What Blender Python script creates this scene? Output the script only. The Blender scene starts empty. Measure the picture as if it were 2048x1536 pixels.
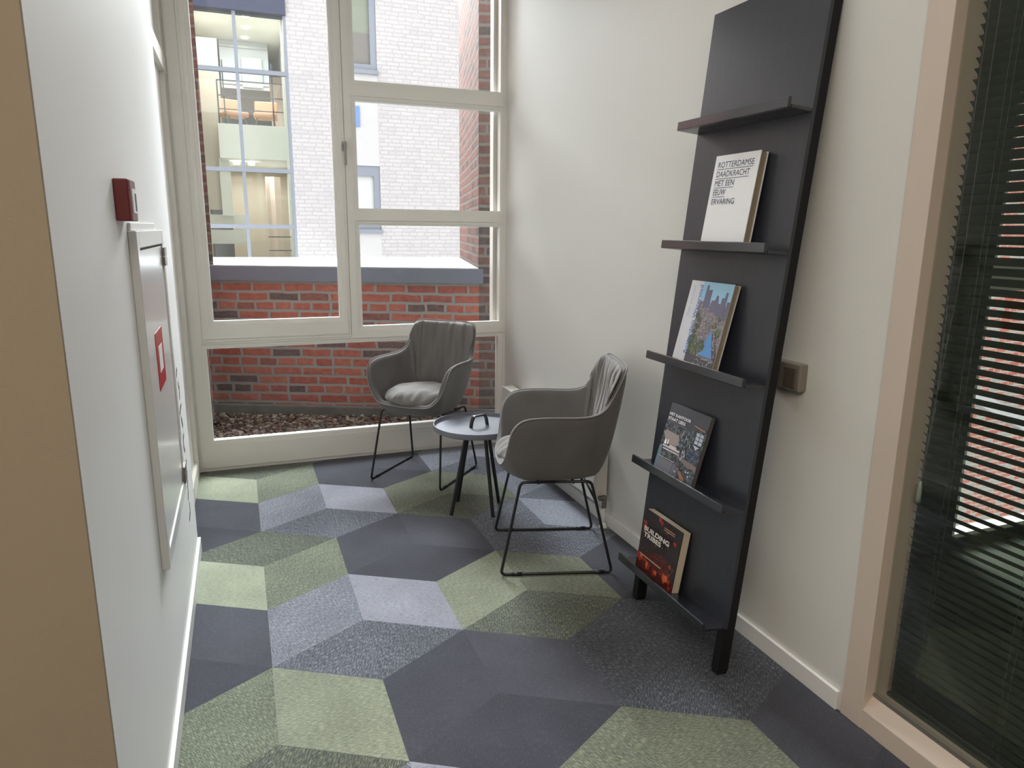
import bpy, math, random
from mathutils import Vector, Matrix, noise
random.seed(7)
SC = bpy.context.scene
COL = SC.collection
PI = math.pi

# ------------------------------------------------------------------ helpers
class MB:
    def __init__(s): s.v = []; s.f = []; s.m = []; s.uv = []
    def add(s, vs, fs, mi=0, M=None):
        b = len(s.v)
        for p in vs:
            p = Vector(p)
            s.v.append(M @ p if M is not None else p)
        for f in fs:
            s.f.append([b + i for i in f]); s.m.append(mi)
        return s
    def box(s, x0, x1, y0, y1, z0, z1, mi=0, M=None):
        vs = [(x, y, z) for z in (z0, z1) for y in (y0, y1) for x in (x0, x1)]
        fs = [(0,2,3,1),(4,5,7,6),(0,1,5,4),(2,6,7,3),(0,4,6,2),(1,3,7,5)]
        return s.add(vs, fs, mi, M)
    def prism(s, poly, z0, z1, mi=0, M=None):
        n = len(poly)
        vs = [(x, y, z0) for x, y in poly] + [(x, y, z1) for x, y in poly]
        fs = [tuple(range(n))[::-1], tuple(range(n, 2*n))]
        for i in range(n):
            j = (i+1) % n; fs.append((i, j, n+j, n+i))
        return s.add(vs, fs, mi, M)
    def tube(s, pts, r, seg=10, closed=False, mi=0, caps=True, M=None):
        pts = [Vector(p) for p in pts]; n = len(pts)
        rings = []; up = None
        for i, p in enumerate(pts):
            a = pts[(i-1) % n] if (closed or i > 0) else p
            b = pts[(i+1) % n] if (closed or i < n-1) else p
            t = (b - a).normalized()
            if up is None:
                up = Vector((0,0,1)) if abs(t.z) < .9 else Vector((1,0,0))
            x = t.cross(up)
            if x.length < 1e-5: x = t.cross(Vector((0,1,0)))
            x.normalize(); y = x.cross(t).normalized(); up = y
            rr = r[i] if isinstance(r, (list, tuple)) else r
            rings.append([p + x*math.cos(2*PI*k/seg)*rr + y*math.sin(2*PI*k/seg)*rr for k in range(seg)])
        vs = [v for R in rings for v in R]; fs = []
        m = n if closed else n-1
        for i in range(m):
            j = (i+1) % n
            for k in range(seg):
                l = (k+1) % seg
                fs.append((i*seg+k, i*seg+l, j*seg+l, j*seg+k))
        if caps and not closed:
            fs.append(tuple(range(seg))[::-1]); fs.append(tuple((n-1)*seg+k for k in range(seg)))
        return s.add(vs, fs, mi, M)
    def lathe(s, prof, seg=48, mi=0, M=None, c=(0,0)):
        n = len(prof)
        vs = [(c[0]+r*math.cos(2*PI*k/seg), c[1]+r*math.sin(2*PI*k/seg), z) for r, z in prof for k in range(seg)]
        fs = []
        for i in range(n-1):
            for k in range(seg):
                l = (k+1) % seg
                fs.append((i*seg+k, i*seg+l, (i+1)*seg+l, (i+1)*seg+k))
        return s.add(vs, fs, mi, M)
    def build(s, name, mats, parent=None, smooth=False, bevel=0, loc=None, angle=None):
        me = bpy.data.meshes.new(name)
        o0 = Vector(loc) if loc is not None else Vector((0,0,0))
        me.from_pydata([tuple(v - o0) for v in s.v], [], s.f)
        for m in (mats if isinstance(mats, (list, tuple)) else [mats]): me.materials.append(m)
        for p, mi in zip(me.polygons, s.m): p.material_index = mi
        if smooth:
            for p in me.polygons: p.use_smooth = True
        me.update()
        o = bpy.data.objects.new(name, me); COL.objects.link(o)
        o.location = o0
        if parent is not None: o.parent = parent
        if smooth and angle:
            me.set_sharp_from_angle(angle=math.radians(angle))
        if bevel:
            b = o.modifiers.new('bevel', 'BEVEL'); b.width = bevel; b.segments = 2
            b.limit_method = 'ANGLE'; b.angle_limit = math.radians(40)
        return o

def tag(o, label=None, cat=None, group=None, kind=None):
    if label: o['label'] = label
    if cat: o['category'] = cat
    if group: o['group'] = group
    if kind: o['kind'] = kind
    return o
def thing(name, label, cat, loc=(0,0,0), rz=0, group=None):
    o = bpy.data.objects.new(name, None); COL.objects.link(o)
    o.empty_display_size = .05
    o.location = loc; o.rotation_euler = (0,0,rz)
    return tag(o, label, cat, group)
def struct(o, label, cat='structure'):
    o['kind'] = 'structure'; o['label'] = label; o['category'] = cat
    return o

def fillet(pts, r, n=5):
    """round the corners of a polyline"""
    pts = [Vector(p) for p in pts]; out = [pts[0]]
    for i in range(1, len(pts)-1):
        p = pts[i]; a = (pts[i-1]-p); b = (pts[i+1]-p)
        d = min(r, a.length*.45, b.length*.45)
        A = p + a.normalized()*d; B = p + b.normalized()*d
        for k in range(n+1):
            t = k/n
            out.append(A*(1-t)**2 + p*2*t*(1-t) + B*t*t)
    out.append(pts[-1]); return out

# ------------------------------------------------------------------ materials
def s2l(c):
    return tuple(((x/255)/12.92 if x/255 <= .04045 else ((x/255+.055)/1.055)**2.4) for x in c) + (1,)
def newmat(name):
    m = bpy.data.materials.new(name); m.use_nodes = True
    nt = m.node_tree; nt.nodes.clear()
    out = nt.nodes.new('ShaderNodeOutputMaterial')
    b = nt.nodes.new('ShaderNodeBsdfPrincipled')
    nt.links.new(b.outputs[0], out.inputs[0])
    return m, nt, b, out
def N(nt, t, **kw):
    n = nt.nodes.new(t)
    for k, v in kw.items():
        if k.startswith('i_'): n.inputs[k[2:].replace('_', ' ')].default_value = v
        else: setattr(n, k, v)
    return n
def plain(name, rgb, rough=.6, spec=.4, var=.06, scale=6., bump=0, bscale=80, metal=0, sheen=0, stretch=None):
    m, nt, b, out = newmat(name)
    tc = N(nt, 'ShaderNodeTexCoord')
    mp = N(nt, 'ShaderNodeMapping'); nt.links.new(tc.outputs['Object'], mp.inputs[0])
    if stretch: mp.inputs['Scale'].default_value = stretch
    nz = N(nt, 'ShaderNodeTexNoise', i_Scale=scale, i_Detail=5.0); nt.links.new(mp.outputs[0], nz.inputs['Vector'])
    c = s2l(rgb)
    mx = N(nt, 'ShaderNodeMix', data_type='RGBA')
    mx.inputs['A'].default_value = tuple(x*(1-var) for x in c[:3])+(1,)
    mx.inputs['B'].default_value = tuple(min(1, x*(1+var)) for x in c[:3])+(1,)
    nt.links.new(nz.outputs['Fac'], mx.inputs['Factor']); nt.links.new(mx.outputs['Result'], b.inputs['Base Color'])
    b.inputs['Roughness'].default_value = rough; b.inputs['Specular IOR Level'].default_value = spec
    b.inputs['Metallic'].default_value = metal
    if sheen: b.inputs['Sheen Weight'].default_value = sheen; b.inputs['Sheen Roughness'].default_value = .5
    if bump:
        n2 = N(nt, 'ShaderNodeTexNoise', i_Scale=bscale, i_Detail=4.0); nt.links.new(mp.outputs[0], n2.inputs['Vector'])
        bp = N(nt, 'ShaderNodeBump', i_Strength=bump, i_Distance=.004)
        nt.links.new(n2.outputs['Fac'], bp.inputs['Height']); nt.links.new(bp.outputs[0], b.inputs['Normal'])
    return m
def emis(name, rgb, st):
    m, nt, b, out = newmat(name)
    b.inputs['Base Color'].default_value = s2l(rgb)
    b.inputs['Emission Color'].default_value = s2l(rgb); b.inputs['Emission Strength'].default_value = st
    return m
def brickmat(name, c1, c2, dark, mortar, bw=.225, rh=.0685, ms=.012, rough=.85, axis='XZ', bump=.5, vary=.7, offs=(0,0,0), moff=None):
    m, nt, b, out = newmat(name)
    tc = N(nt, 'ShaderNodeTexCoord')
    sx = N(nt, 'ShaderNodeSeparateXYZ'); nt.links.new(tc.outputs['Object'], sx.inputs[0])
    cb = N(nt, 'ShaderNodeCombineXYZ')
    nt.links.new(sx.outputs[axis[0]], cb.inputs[0]); nt.links.new(sx.outputs[axis[1]], cb.inputs[1])
    # wobble
    wn = N(nt, 'ShaderNodeTexNoise', i_Scale=7.0, i_Detail=3.0); nt.links.new(tc.outputs['Object'], wn.inputs['Vector'])
    va = N(nt, 'ShaderNodeVectorMath', operation='MULTIPLY_ADD'); va.inputs[1].default_value = (.034, .022, 0)
    nt.links.new(wn.outputs['Color'], va.inputs[0]); nt.links.new(cb.outputs[0], va.inputs[2])
    br = N(nt, 'ShaderNodeTexBrick', offset=.5, squash=.62, squash_frequency=3)
    br.inputs['Color1'].default_value = (0,0,0,1); br.inputs['Color2'].default_value = (1,1,1,1)
    br.inputs['Mortar'].default_value = (.5,.5,.5,1)
    br.inputs['Scale'].default_value = 1; br.inputs['Brick Width'].default_value = bw; br.inputs['Row Height'].default_value = rh
    br.inputs['Mortar Size'].default_value = ms; br.inputs['Mortar Smooth'].default_value = .3
    nt.links.new(va.outputs[0], br.inputs['Vector'])
    rp = N(nt, 'ShaderNodeValToRGB'); rp.color_ramp.interpolation = 'LINEAR'
    e = rp.color_ramp.elements; e[0].position = 0; e[0].color = s2l(dark); e[1].position = 1; e[1].color = s2l(c2)
    k = e.new(.18); k.color = s2l(dark); k = e.new(.3); k.color = s2l(c1); k = e.new(.7); k.color = s2l(c2); k = e.new(.85); k.color = s2l(c1)
    nt.links.new(br.outputs['Color'], rp.inputs[0])
    n2 = N(nt, 'ShaderNodeTexNoise', i_Scale=22.0, i_Detail=8.0, i_Roughness=.7); nt.links.new(tc.outputs['Object'], n2.inputs['Vector'])
    mv = N(nt, 'ShaderNodeMix', data_type='RGBA', blend_type='MULTIPLY'); mv.inputs['Factor'].default_value = vary
    nt.links.new(rp.outputs[0], mv.inputs['A'])
    gr = N(nt, 'ShaderNodeMapRange'); gr.inputs['From Min'].default_value=.25; gr.inputs['From Max'].default_value=.75; gr.inputs['To Min'].default_value=.45; gr.inputs['To Max'].default_value=1.4
    nt.links.new(n2.outputs['Fac'], gr.inputs[0]); nt.links.new(gr.outputs[0], mv.inputs['B'])
    mm = N(nt, 'ShaderNodeMix', data_type='RGBA'); nt.links.new(mv.outputs['Result'], mm.inputs['A'])
    mm.inputs['B'].default_value = s2l(mortar); nt.links.new(br.outputs['Fac'], mm.inputs['Factor'])
    nt.links.new(mm.outputs['Result'], b.inputs['Base Color'])
    b.inputs['Roughness'].default_value = rough; b.inputs['Specular IOR Level'].default_value = .15
    mth = N(nt, 'ShaderNodeMath', operation='SUBTRACT'); nt.links.new(n2.outputs['Fac'], mth.inputs[0]); nt.links.new(br.outputs['Fac'], mth.inputs[1])
    bp = N(nt, 'ShaderNodeBump', i_Strength=bump, i_Distance=.01); nt.links.new(mth.outputs[0], bp.inputs['Height']); nt.links.new(bp.outputs[0], b.inputs['Normal'])
    return m
def carpet(name, base, streak, amt=.5, gloss=.95, fine=1.0):
    m, nt, b, out = newmat(name)
    uv = N(nt, 'ShaderNodeUVMap', uv_map='grain')
    mp = N(nt, 'ShaderNodeMapping'); mp.inputs['Scale'].default_value = (55*fine, 480*fine, 1); nt.links.new(uv.outputs[0], mp.inputs[0])
    nz = N(nt, 'ShaderNodeTexNoise', i_Scale=1.0, i_Detail=1.5, i_Roughness=.55); nt.links.new(mp.outputs[0], nz.inputs['Vector'])
    mp3 = N(nt, 'ShaderNodeMapping'); mp3.inputs['Scale'].default_value = (150, 600, 1); nt.links.new(uv.outputs[0], mp3.inputs[0])
    n3 = N(nt, 'ShaderNodeTexNoise', i_Scale=1.0, i_Detail=1.0); nt.links.new(mp3.outputs[0], n3.inputs['Vector'])
    big = N(nt, 'ShaderNodeTexNoise', i_Scale=5.0, i_Detail=3.0); nt.links.new(uv.outputs[0], big.inputs['Vector'])
    mr = N(nt, 'ShaderNodeMapRange'); mr.inputs['From Min'].default_value = .60-.22*amt; mr.inputs['From Max'].default_value = .66-.18*amt
    nt.links.new(nz.outputs['Fac'], mr.inputs[0])
    mx = N(nt, 'ShaderNodeMix', data_type='RGBA'); mx.inputs['A'].default_value = s2l(base); mx.inputs['B'].default_value = s2l(streak)
    nt.links.new(mr.outputs[0], mx.inputs['Factor'])
    m2 = N(nt, 'ShaderNodeMix', data_type='RGBA', blend_type='MULTIPLY'); m2.inputs['Factor'].default_value = .55
    r2 = N(nt, 'ShaderNodeMapRange'); r2.inputs['From Min'].default_value = .3; r2.inputs['From Max'].default_value = .7; r2.inputs['To Min'].default_value = .7; r2.inputs['To Max'].default_value = 1.3
    nt.links.new(n3.outputs['Fac'], r2.inputs[0]); nt.links.new(mx.outputs['Result'], m2.inputs['A']); nt.links.new(r2.outputs[0], m2.inputs['B'])
    m4 = N(nt, 'ShaderNodeMix', data_type='RGBA', blend_type='MULTIPLY'); m4.inputs['Factor'].default_value = .5
    r4 = N(nt, 'ShaderNodeMapRange'); r4.inputs['From Min'].default_value = .3; r4.inputs['From Max'].default_value = .7; r4.inputs['To Min'].default_value = .75; r4.inputs['To Max'].default_value = 1.25
    nt.links.new(big.outputs['Fac'], r4.inputs[0]); nt.links.new(m2.outputs['Result'], m4.inputs['A']); nt.links.new(r4.outputs[0], m4.inputs['B'])
    nt.links.new(m4.outputs['Result'], b.inputs['Base Color'])
    b.inputs['Roughness'].default_value = gloss; b.inputs['Specular IOR Level'].default_value = .25
    b.inputs['Sheen Weight'].default_value = .12
    bp = N(nt, 'ShaderNodeBump', i_Strength=.35, i_Distance=.002); nt.links.new(nz.outputs['Fac'], bp.inputs['Height']); nt.links.new(bp.outputs[0], b.inputs['Normal'])
    return m
def glassmat(name, tint=(1,1,1), refl=.9, base=.0):
    m = bpy.data.materials.new(name); m.use_nodes = True; nt = m.node_tree; nt.nodes.clear()
    out = N(nt, 'ShaderNodeOutputMaterial'); mx = N(nt, 'ShaderNodeMixShader')
    tr = N(nt, 'ShaderNodeBsdfTransparent'); tr.inputs[0].default_value = tint+(1,)
    gl = N(nt, 'ShaderNodeBsdfGlossy'); gl.inputs['Roughness'].default_value = .015
    fr = N(nt, 'ShaderNodeFresnel', i_IOR=1.45)
    ml = N(nt, 'ShaderNodeMath', operation='MULTIPLY_ADD'); ml.inputs[1].default_value = refl; ml.inputs[2].default_value = base
    nt.links.new(fr.outputs[0], ml.inputs[0]); nt.links.new(ml.outputs[0], mx.inputs[0])
    nt.links.new(tr.outputs[0], mx.inputs[1]); nt.links.new(gl.outputs[0], mx.inputs[2]); nt.links.new(mx.outputs[0], out.inputs[0])
    return m

M = {}
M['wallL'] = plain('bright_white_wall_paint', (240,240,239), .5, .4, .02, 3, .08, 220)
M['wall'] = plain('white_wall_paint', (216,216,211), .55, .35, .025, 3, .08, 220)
M['wallwarm'] = plain('cream_wall_paint', (206,196,176), .7, .3, .03, 3, .12, 200)
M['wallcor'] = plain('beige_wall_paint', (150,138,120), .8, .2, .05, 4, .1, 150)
M['ceil'] = plain('ceiling_paint', (225,223,215), .8, .2, .02)
M['frame'] = plain('window_frame_paint', (232,229,222), .38, .45, .03, 4, .05, 60)
M['bead'] = plain('glazing_bead_paint', (232,232,226), .35, .5, .02)
M['doorframe'] = plain('partition_frame_paint', (205,192,180), .45, .4, .03, 3)
M['base'] = plain('baseboard_paint', (228,228,226), .4, .45, .02)
M['glass'] = glassmat('window_glass', (.97,.98,.975), .5, 0)
M['glass2'] = glassmat('partition_glass', (.93,.95,.93), .3, 0)
M['seal'] = plain('silver_glazing_seal', (150,150,145), .3, .6, .05, metal=.6)
M['black'] = plain('black_powder_coat', (26,27,31), .38, .5, .08, 30)
M['tabletop'] = plain('tray_coat_with_sheen', (104,107,120), .35, .9, .05, 40)  # base colour lightened to hold the window sheen on the black tray
M['fabric'] = plain('grey_suede_fabric', (112,109,108), .85, .25, .34, 9, .25, 240, sheen=.3, stretch=(1.6,1,.45))
M['fabricd'] = plain('dark_grey_shell_fabric', (100,98,98), .85, .25, .22, 9, .15, 240, sheen=.25)
M['piping'] = plain('lit_edge_seam_piping', (132,130,130), .8, .25, .05)  # seam piping, lightened for the light its rim edge catches
def boardmat():
    m = plain('black_stained_wood', (43,46,55), .34, .6, .22, 5, .12, 40, stretch=(9,9,.7))
    return m
M['board'] = boardmat()
M['boarde'] = plain('black_wood_edge', (19,20,23), .6, .3, .1, 20)
M['lip'] = plain('black_ledge_lacquer', (34,36,44), .2, .9, .1, 20)
M['rad'] = plain('radiator_enamel', (226,225,220), .35, .5, .02)
M['chrome'] = plain('aged_brass_nickel', (128,124,118), .35, .6, .1, 30, metal=.8)
M['socket'] = plain('grey_socket_plastic', (124,119,108), .35, .5, .03)
M['socketd'] = plain('dark_socket_plastic', (88,80,70), .4, .5, .03)
M['red'] = plain('red_call_point_plastic', (112,40,42), .4, .5, .05)
M['white'] = plain('white_plastic', (235,235,235), .4, .5, .02)
M['dark'] = plain('black_plastic', (20,20,22), .4, .5, .02)
M['cab'] = plain('white_cabinet_enamel', (226,226,224), .22, .6, .02)
M['grip'] = plain('grey_handle_metal', (150,150,146), .35, .6, .05, metal=.3)
M['sign'] = plain('red_sign_print', (178,32,36), .35, .5, .05)
M['ink'] = plain('black_vinyl', (30,32,34), .5, .3, .02)
M['slat'] = plain('olive_grey_slat', (70,77,67), .4, .5, .05, 10)
M['cord'] = plain('grey_cord', (88,90,80), .7, .3, .05)
M['toggle'] = plain('clear_plastic_toggle', (160,168,160), .2, .6, .05)
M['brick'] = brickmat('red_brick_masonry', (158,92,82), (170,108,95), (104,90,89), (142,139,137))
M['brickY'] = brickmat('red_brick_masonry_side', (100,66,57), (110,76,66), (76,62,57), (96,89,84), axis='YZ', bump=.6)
M['brickdk'] = brickmat('shaded_brick_masonry', (110,86,80), (118,94,88), (92,84,82), (118,114,110))  # brick with the shade of the pillar front put into its colours
M['brickfar'] = brickmat('pale_red_brick', (165,92,80), (176,112,96), (150,146,138), (165,165,158), bw=.26, rh=.085, ms=.012, bump=.1, vary=.4)
M['wbrick'] = brickmat('white_painted_brick', (168,166,166), (170,168,168), (164,162,163), (156,154,155), bw=.21, rh=.062, ms=.009, bump=.5, vary=.08)
M['wplaster'] = plain('white_facade_plaster', (170,170,170), .8, .2, .02)
M['plinth'] = plain('weathered_concrete', (108,108,106), .9, .1, .35, 9, .5, 30)
M['coping'] = plain('grey_coping_metal', (104,108,122), .55, .4, .05, 5)
M['copetop'] = plain('pale_coping_slab', (150,152,155), .7, .3, .04, 5)
M['mullion'] = plain('grey_blue_window_frame', (116,122,132), .5, .4, .03)
M['beam'] = plain('dark_blue_lintel', (58,62,80), .6, .3, .08, 12)
M['cream'] = plain('cream_interior_paint', (220,219,212), .8, .2, .02)
M['beigein'] = plain('beige_interior_paint', (198,190,178), .8, .2, .03)
M['pinkin'] = plain('pink_beige_curtain', (214,196,184), .9, .1, .05, 3)
M['greyin'] = plain('grey_interior_panel', (196,198,204), .7, .2, .03)
M['brownin'] = plain('brown_interior_wall', (178,166,150), .8, .2, .12, 3)
M['orange'] = plain('tan_orange_leather', (190,146,118), .5, .4, .08)
M['rail'] = plain('dark_grey_railing', (96,98,108), .5, .4, .03)
M['bluepanel'] = plain('pale_blue_panel', (100,126,170), .6, .3, .03)
M['outglass'] = plain('greenish_window_pane', (120,125,114), .6, .05, .03)
M['outglassd'] = plain('grey_window_pane', (112,110,106), .6, .05, .03)
M['curtain'] = plain('white_blind_pane', (176,180,178), .3, .5, .02)
M['lampw'] = emis('lit_downlight', (255,250,232), 6)
M['ground'] = plain('grey_ground', (150,150,150), .9, .1, .1)
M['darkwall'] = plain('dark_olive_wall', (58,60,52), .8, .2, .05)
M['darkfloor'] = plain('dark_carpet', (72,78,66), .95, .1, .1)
M['page'] = plain('book_pages', (205,196,176), .9, .1, .12, 3, stretch=(200,1,1))
M['pagegrey'] = plain('book_pages_grey', (150,140,122), .9, .1, .12, 3)

# ------------------------------------------------------------------ camera (room frame: X right along the window, Y towards it)
H = 1.4
right = Vector((.934403,-.356068,.010326)); down = Vector((-.066519,-.202891,-.976939)); fwd = Vector((.349952,.912168,-.213267))
cam = bpy.data.objects.new('camera', bpy.data.cameras.new('camera')); COL.objects.link(cam)
cam.matrix_world = Matrix((( right.x,-down.x,-fwd.x,0),( right.y,-down.y,-fwd.y,0),( right.z,-down.z,-fwd.z,H),(0,0,0,1)))
cam.data.sensor_width = 36; cam.data.lens = 24.721; cam.data.clip_start = .02; cam.data.clip_end = 200
SC.camera = cam

XR, XL, WY = 1.595, -.254, 4.293
CZ = 3.0
# ------------------------------------------------------------------ floor of rhombic carpet tiles
CT = {
 'dk0': carpet('carpet_charcoal', (62,63,72), (72,74,82), .25),  # charcoal tones differ per rhomb: sheen differences put into the colour
 'dk1': carpet('carpet_charcoal_lit', (68,69,78), (78,80,88), .25),
 'dk2': carpet('carpet_charcoal_deep', (58,59,68), (68,70,78), .25),
 'lg': carpet('carpet_light_grey', (126,128,140), (150,151,163), .75),
 'lg2': carpet('carpet_mid_grey', (112,116,128), (150,154,165), .55),
 'bg': carpet('carpet_blue_grey_streaked', (98,101,111), (140,143,154), .5),
 'dg': carpet('carpet_dark_grey_streaked', (72,75,84), (128,131,142), .42),
 'dg2': carpet('carpet_shaded_grey_streaked', (58,61,68), (104,108,116), .36),  # same grey tile with the board's shade put into the colour
 'lgr': carpet('carpet_light_green', (116,121,107), (144,149,128), .55),
 'lgr2': carpet('carpet_pale_green', (132,138,121), (152,158,137), .7),
 'mgr': carpet('carpet_green_streaked', (90,95,85), (132,138,116), .48),
 'mgr2': carpet('carpet_olive_green', (92,96,85), (126,131,111), .5),
 'dgr': carpet('carpet_dark_green_streaked', (70,74,69), (120,125,106), .4),
}
CK = list(CT.keys())
side = .37494; la = math.radians(-29.836); o = Vector((.335, 2.370))
ea = Vector((math.cos(la), math.sin(la)))*side; eq = Vector((math.cos(la+PI/3), math.sin(la+PI/3)))*side
def LP(i, j): return o + ea*i + eq*j
OV = {(1,-2): ('lgr','mgr','dgr'), (-2,4): ('mgr2','mgr2','dgr'), (0,3): ('lg2','dg','dg'), (3,0): ('dg2','dg2','dg2'),
      (1,1): ('mgr2','lgr','dgr'), (4,-2): ('mgr2','mgr','dgr'), (-5,7): ('mgr2','mgr','dgr'),(-3,3):('lg','bg','dg'),(-3,6):('lg','bg','dg'),(-1,5):('bg','bg','dg'),(-2,7):('bg','bg','dg')}
FLIP = {(-2,1): ('mgr','dgr','lgr2'), (-5,4): ('mgr','dgr','lgr2')}
fv=[]; ff=[]; fm=[]; fuv=[]
XLIM=(-3.6,1.70); YLIM=(-3.6,4.36)
def clip_poly(poly):
    for ax, lim, sg in ((0,XLIM[0],1),(0,XLIM[1],-1),(1,YLIM[0],1),(1,YLIM[1],-1)):
        out=[]
        for k in range(len(poly)):
            a=poly[k]; b=poly[(k+1)%len(poly)]
            da=(a[ax]-lim)*sg; db=(b[ax]-lim)*sg
            if da>=0: out.append(a)
            if (da>=0)!=(db>=0):
                t=da/(da-db); out.append((a[0]+(b[0]-a[0])*t, a[1]+(b[1]-a[1])*t))
        poly=out
        if len(poly)<3: return []
    return poly
for i in range(-24, 25):
    for j in range(-24, 25):
        if (i-j) % 3: continue
        c = LP(i,j)
        if c.x < -4.3 or c.x > 2.4 or c.y < -4.3 or c.y > 5.1: continue
        q = {'a':(1,0),'q':(0,1),'p':(-1,1),'-a':(-1,0),'-q':(0,-1),'-p':(1,-1)}
        def rh(k1,k2,k3): return [LP(i,j)]+[LP(i+q[k][0], j+q[k][1]) for k in (k1,k2,k3)]
        kind = 'dark' if (i % 3 == 2) else ('C' if i % 3 == 0 else 'D')
        if (i,j) in FLIP:
            mats = FLIP[(i,j)]
            rs = [(rh('-p','a','q'), mats[0], 120), (rh('q','p','-a'), mats[1], 60), (rh('-a','-q','-p'), mats[2], 0)]
        else:
            mats = OV.get((i,j)) or {'dark':('dk1','dk0','dk2'),'C':('lg','bg','dg'),'D':('mgr2','mgr','dgr')}[kind]
            rs = [(rh('a','q','p'), mats[0], 0), (rh('p','-a','-q'), mats[1], 120), (rh('-q','-p','a'), mats[2], 60)]
        for poly, mt, ang in rs:
            pl = clip_poly([(p.x,p.y) for p in poly])
            if len(pl) < 3: continue
            b=len(fv); fv += [(x,y,0) for x,y in pl]; ff.append(list(range(b,b+len(pl)))); fm.append(CK.index(mt))
            r=math.radians(ang); ca,sa=math.cos(r),math.sin(r); du=random.random()*9
            fuv.append([(x*ca+y*sa+du, -x*sa+y*ca+du*.7) for x,y in pl])
me = bpy.data.meshes.new('floor'); me.from_pydata(fv,[],ff)
uvl = me.uv_layers.new(name='grain')
for p,u in zip(me.polygons,fuv):
    for li,w in zip(p.loop_indices,u): uvl.data[li].uv = w
for k in CK: me.materials.append(CT[k])
for p,mi in zip(me.polygons,fm): p.material_index=mi
fl = bpy.data.objects.new('floor', me); COL.objects.link(fl)
struct(fl, 'floor of hexagons of charcoal, grey and green rhombic carpet tiles', 'floor')
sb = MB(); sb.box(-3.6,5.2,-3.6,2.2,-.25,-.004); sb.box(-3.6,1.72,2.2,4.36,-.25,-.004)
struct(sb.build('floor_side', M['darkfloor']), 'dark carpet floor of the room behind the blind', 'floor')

# ------------------------------------------------------------------ walls
b = MB(); b.box(-.36, XL, 1.215, 3.17, 0, CZ)
struct(b.build('wall_left', M['wallL']), 'white painted wall on the left carrying the cabinet', 'wall')
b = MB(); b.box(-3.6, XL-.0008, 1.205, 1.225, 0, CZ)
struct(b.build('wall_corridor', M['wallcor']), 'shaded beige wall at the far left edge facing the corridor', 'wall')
b = MB(); b.box(XR, XR+.12, 1.375, 4.40, 0, CZ)
struct(b.build('wall_right', M['wall']), 'white to cream wall on the right behind the leaning display board', 'wall')
b = MB(); b.box(-3.7,5.2,-3.7,-3.6,0,CZ); 
struct(b.build('wall_back', M['wallwarm']), 'cream wall of the corridor behind the viewer', 'wall')
b = MB(); b.box(-3.7,-3.6,-3.6,1.25,0,CZ)
struct(b.build('wall_corridor_end', M['wallwarm']), 'cream wall at the far end of the corridor', 'wall')
b = MB(); b.box(-3.7,5.3,-3.7,2.16,CZ,CZ+.1); b.box(-.5,1.75,2.16,4.42,CZ,CZ+.1)
struct(b.build('ceiling', M['ceil']), 'plain white ceiling above the sitting nook', 'ceiling')
# recess panelling to the left of the window
b = MB(); b.box(-.36,-.318,3.17,4.30,0,CZ)
struct(b.build('wall_recess', M['frame']), 'grey white panel in the recess beside the window', 'wall')
b = MB(); b.box(-.32,-.292,3.17,4.29,2.17,2.255); b.box(-.32,-.300,3.17,4.29,0,.09); b.box(-.322,-.297,4.20,4.29,0,CZ)
struct(b.build('trim_1', M['frame'], bevel=.003), 'white horizontal rail across the recess panel', 'trim')
# baseboards
b = MB(); b.prism([(XL+.012,1.20),(XL+.012,3.182),(-.37,3.182),(-.37,3.170),(XL,3.170),(XL,1.20)],0,.066)
struct(b.build('baseboard_left', M['base'], bevel=.002), 'white baseboard under the left wall', 'baseboard')
b = MB(); b.box(XR-.012,XR,1.385,4.29,0,.062)
struct(b.build('baseboard_right', M['base'], bevel=.002), 'white baseboard under the right wall', 'baseboard')

# ------------------------------------------------------------------ main window
def rects(mb, x0,x1,z0,z1,y0,y1,holes,mi=0):
    xs = sorted({x0,x1,*[h[0] for h in holes],*[h[1] for h in holes]})
    zs = sorted({z0,z1,*[h[2] for h in holes],*[h[3] for h in holes]})
    xs=[x for x in xs if x0<=x<=x1]; zs=[z for z in zs if z0<=z<=z1]
    for a,bx in zip(xs,xs[1:]):
        run=None
        for c,d in zip(zs,zs[1:]):
            cx=(a+bx)/2; cz=(c+d)/2
            solid = not any(h[0]<cx<h[1] and h[2]<cz<h[3] for h in holes)
            if solid: run = (run[0],d) if run else (c,d)
            if (not solid or d==zs[-1]) and run:
                mb.box(a,bx,y0,y1,run[0],run[1],mi); run=None
w1 = thing('window_1', 'large white framed window wall with five panes at the end of the nook', 'window', (0.65,WY,0)); w1['kind']='structure'
def part(mb, name, mats, parent, **kw):
    o_ = mb.build(name, mats, None, **kw)
    o_.parent = parent; o_.matrix_parent_inverse = Matrix.Translation(-Vector(parent.location)) if parent.rotation_euler.z == 0 else parent.matrix_basis.inverted()
    return o_
panes = [(-.222,1.558,.172,.735),(.662,1.565,.812,1.432),(.662,1.565,1.507,2.122),(.662,1.565,2.212,2.90)]
sash = (-.20,.578,.80,2.92); sglass = (-.172,.548,.872,2.86)
mb = MB(); rects(mb,-.36,XR+.02,0,CZ,WY,WY+.09,panes+[sash])
part(mb,'frame',M['frame'],w1)
g_=.017; mb=MB(); rects(mb,-.285,XR-.018,.02,CZ,WY-.007,WY,[(a-g_,b_+g_,c-g_,d+g_) for a,b_,c,d in panes]+[(sash[0]-.026,sash[1]+.026,sash[2]-.036,sash[3]+.03)]); part(mb,'raised_moulding',M['frame'],w1)
mb = MB(); rects(mb,-.225,.60,.765,2.95,WY-.012,WY+.03,[sglass])
sa = part(mb,'sash',M['frame'],w1)
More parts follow.
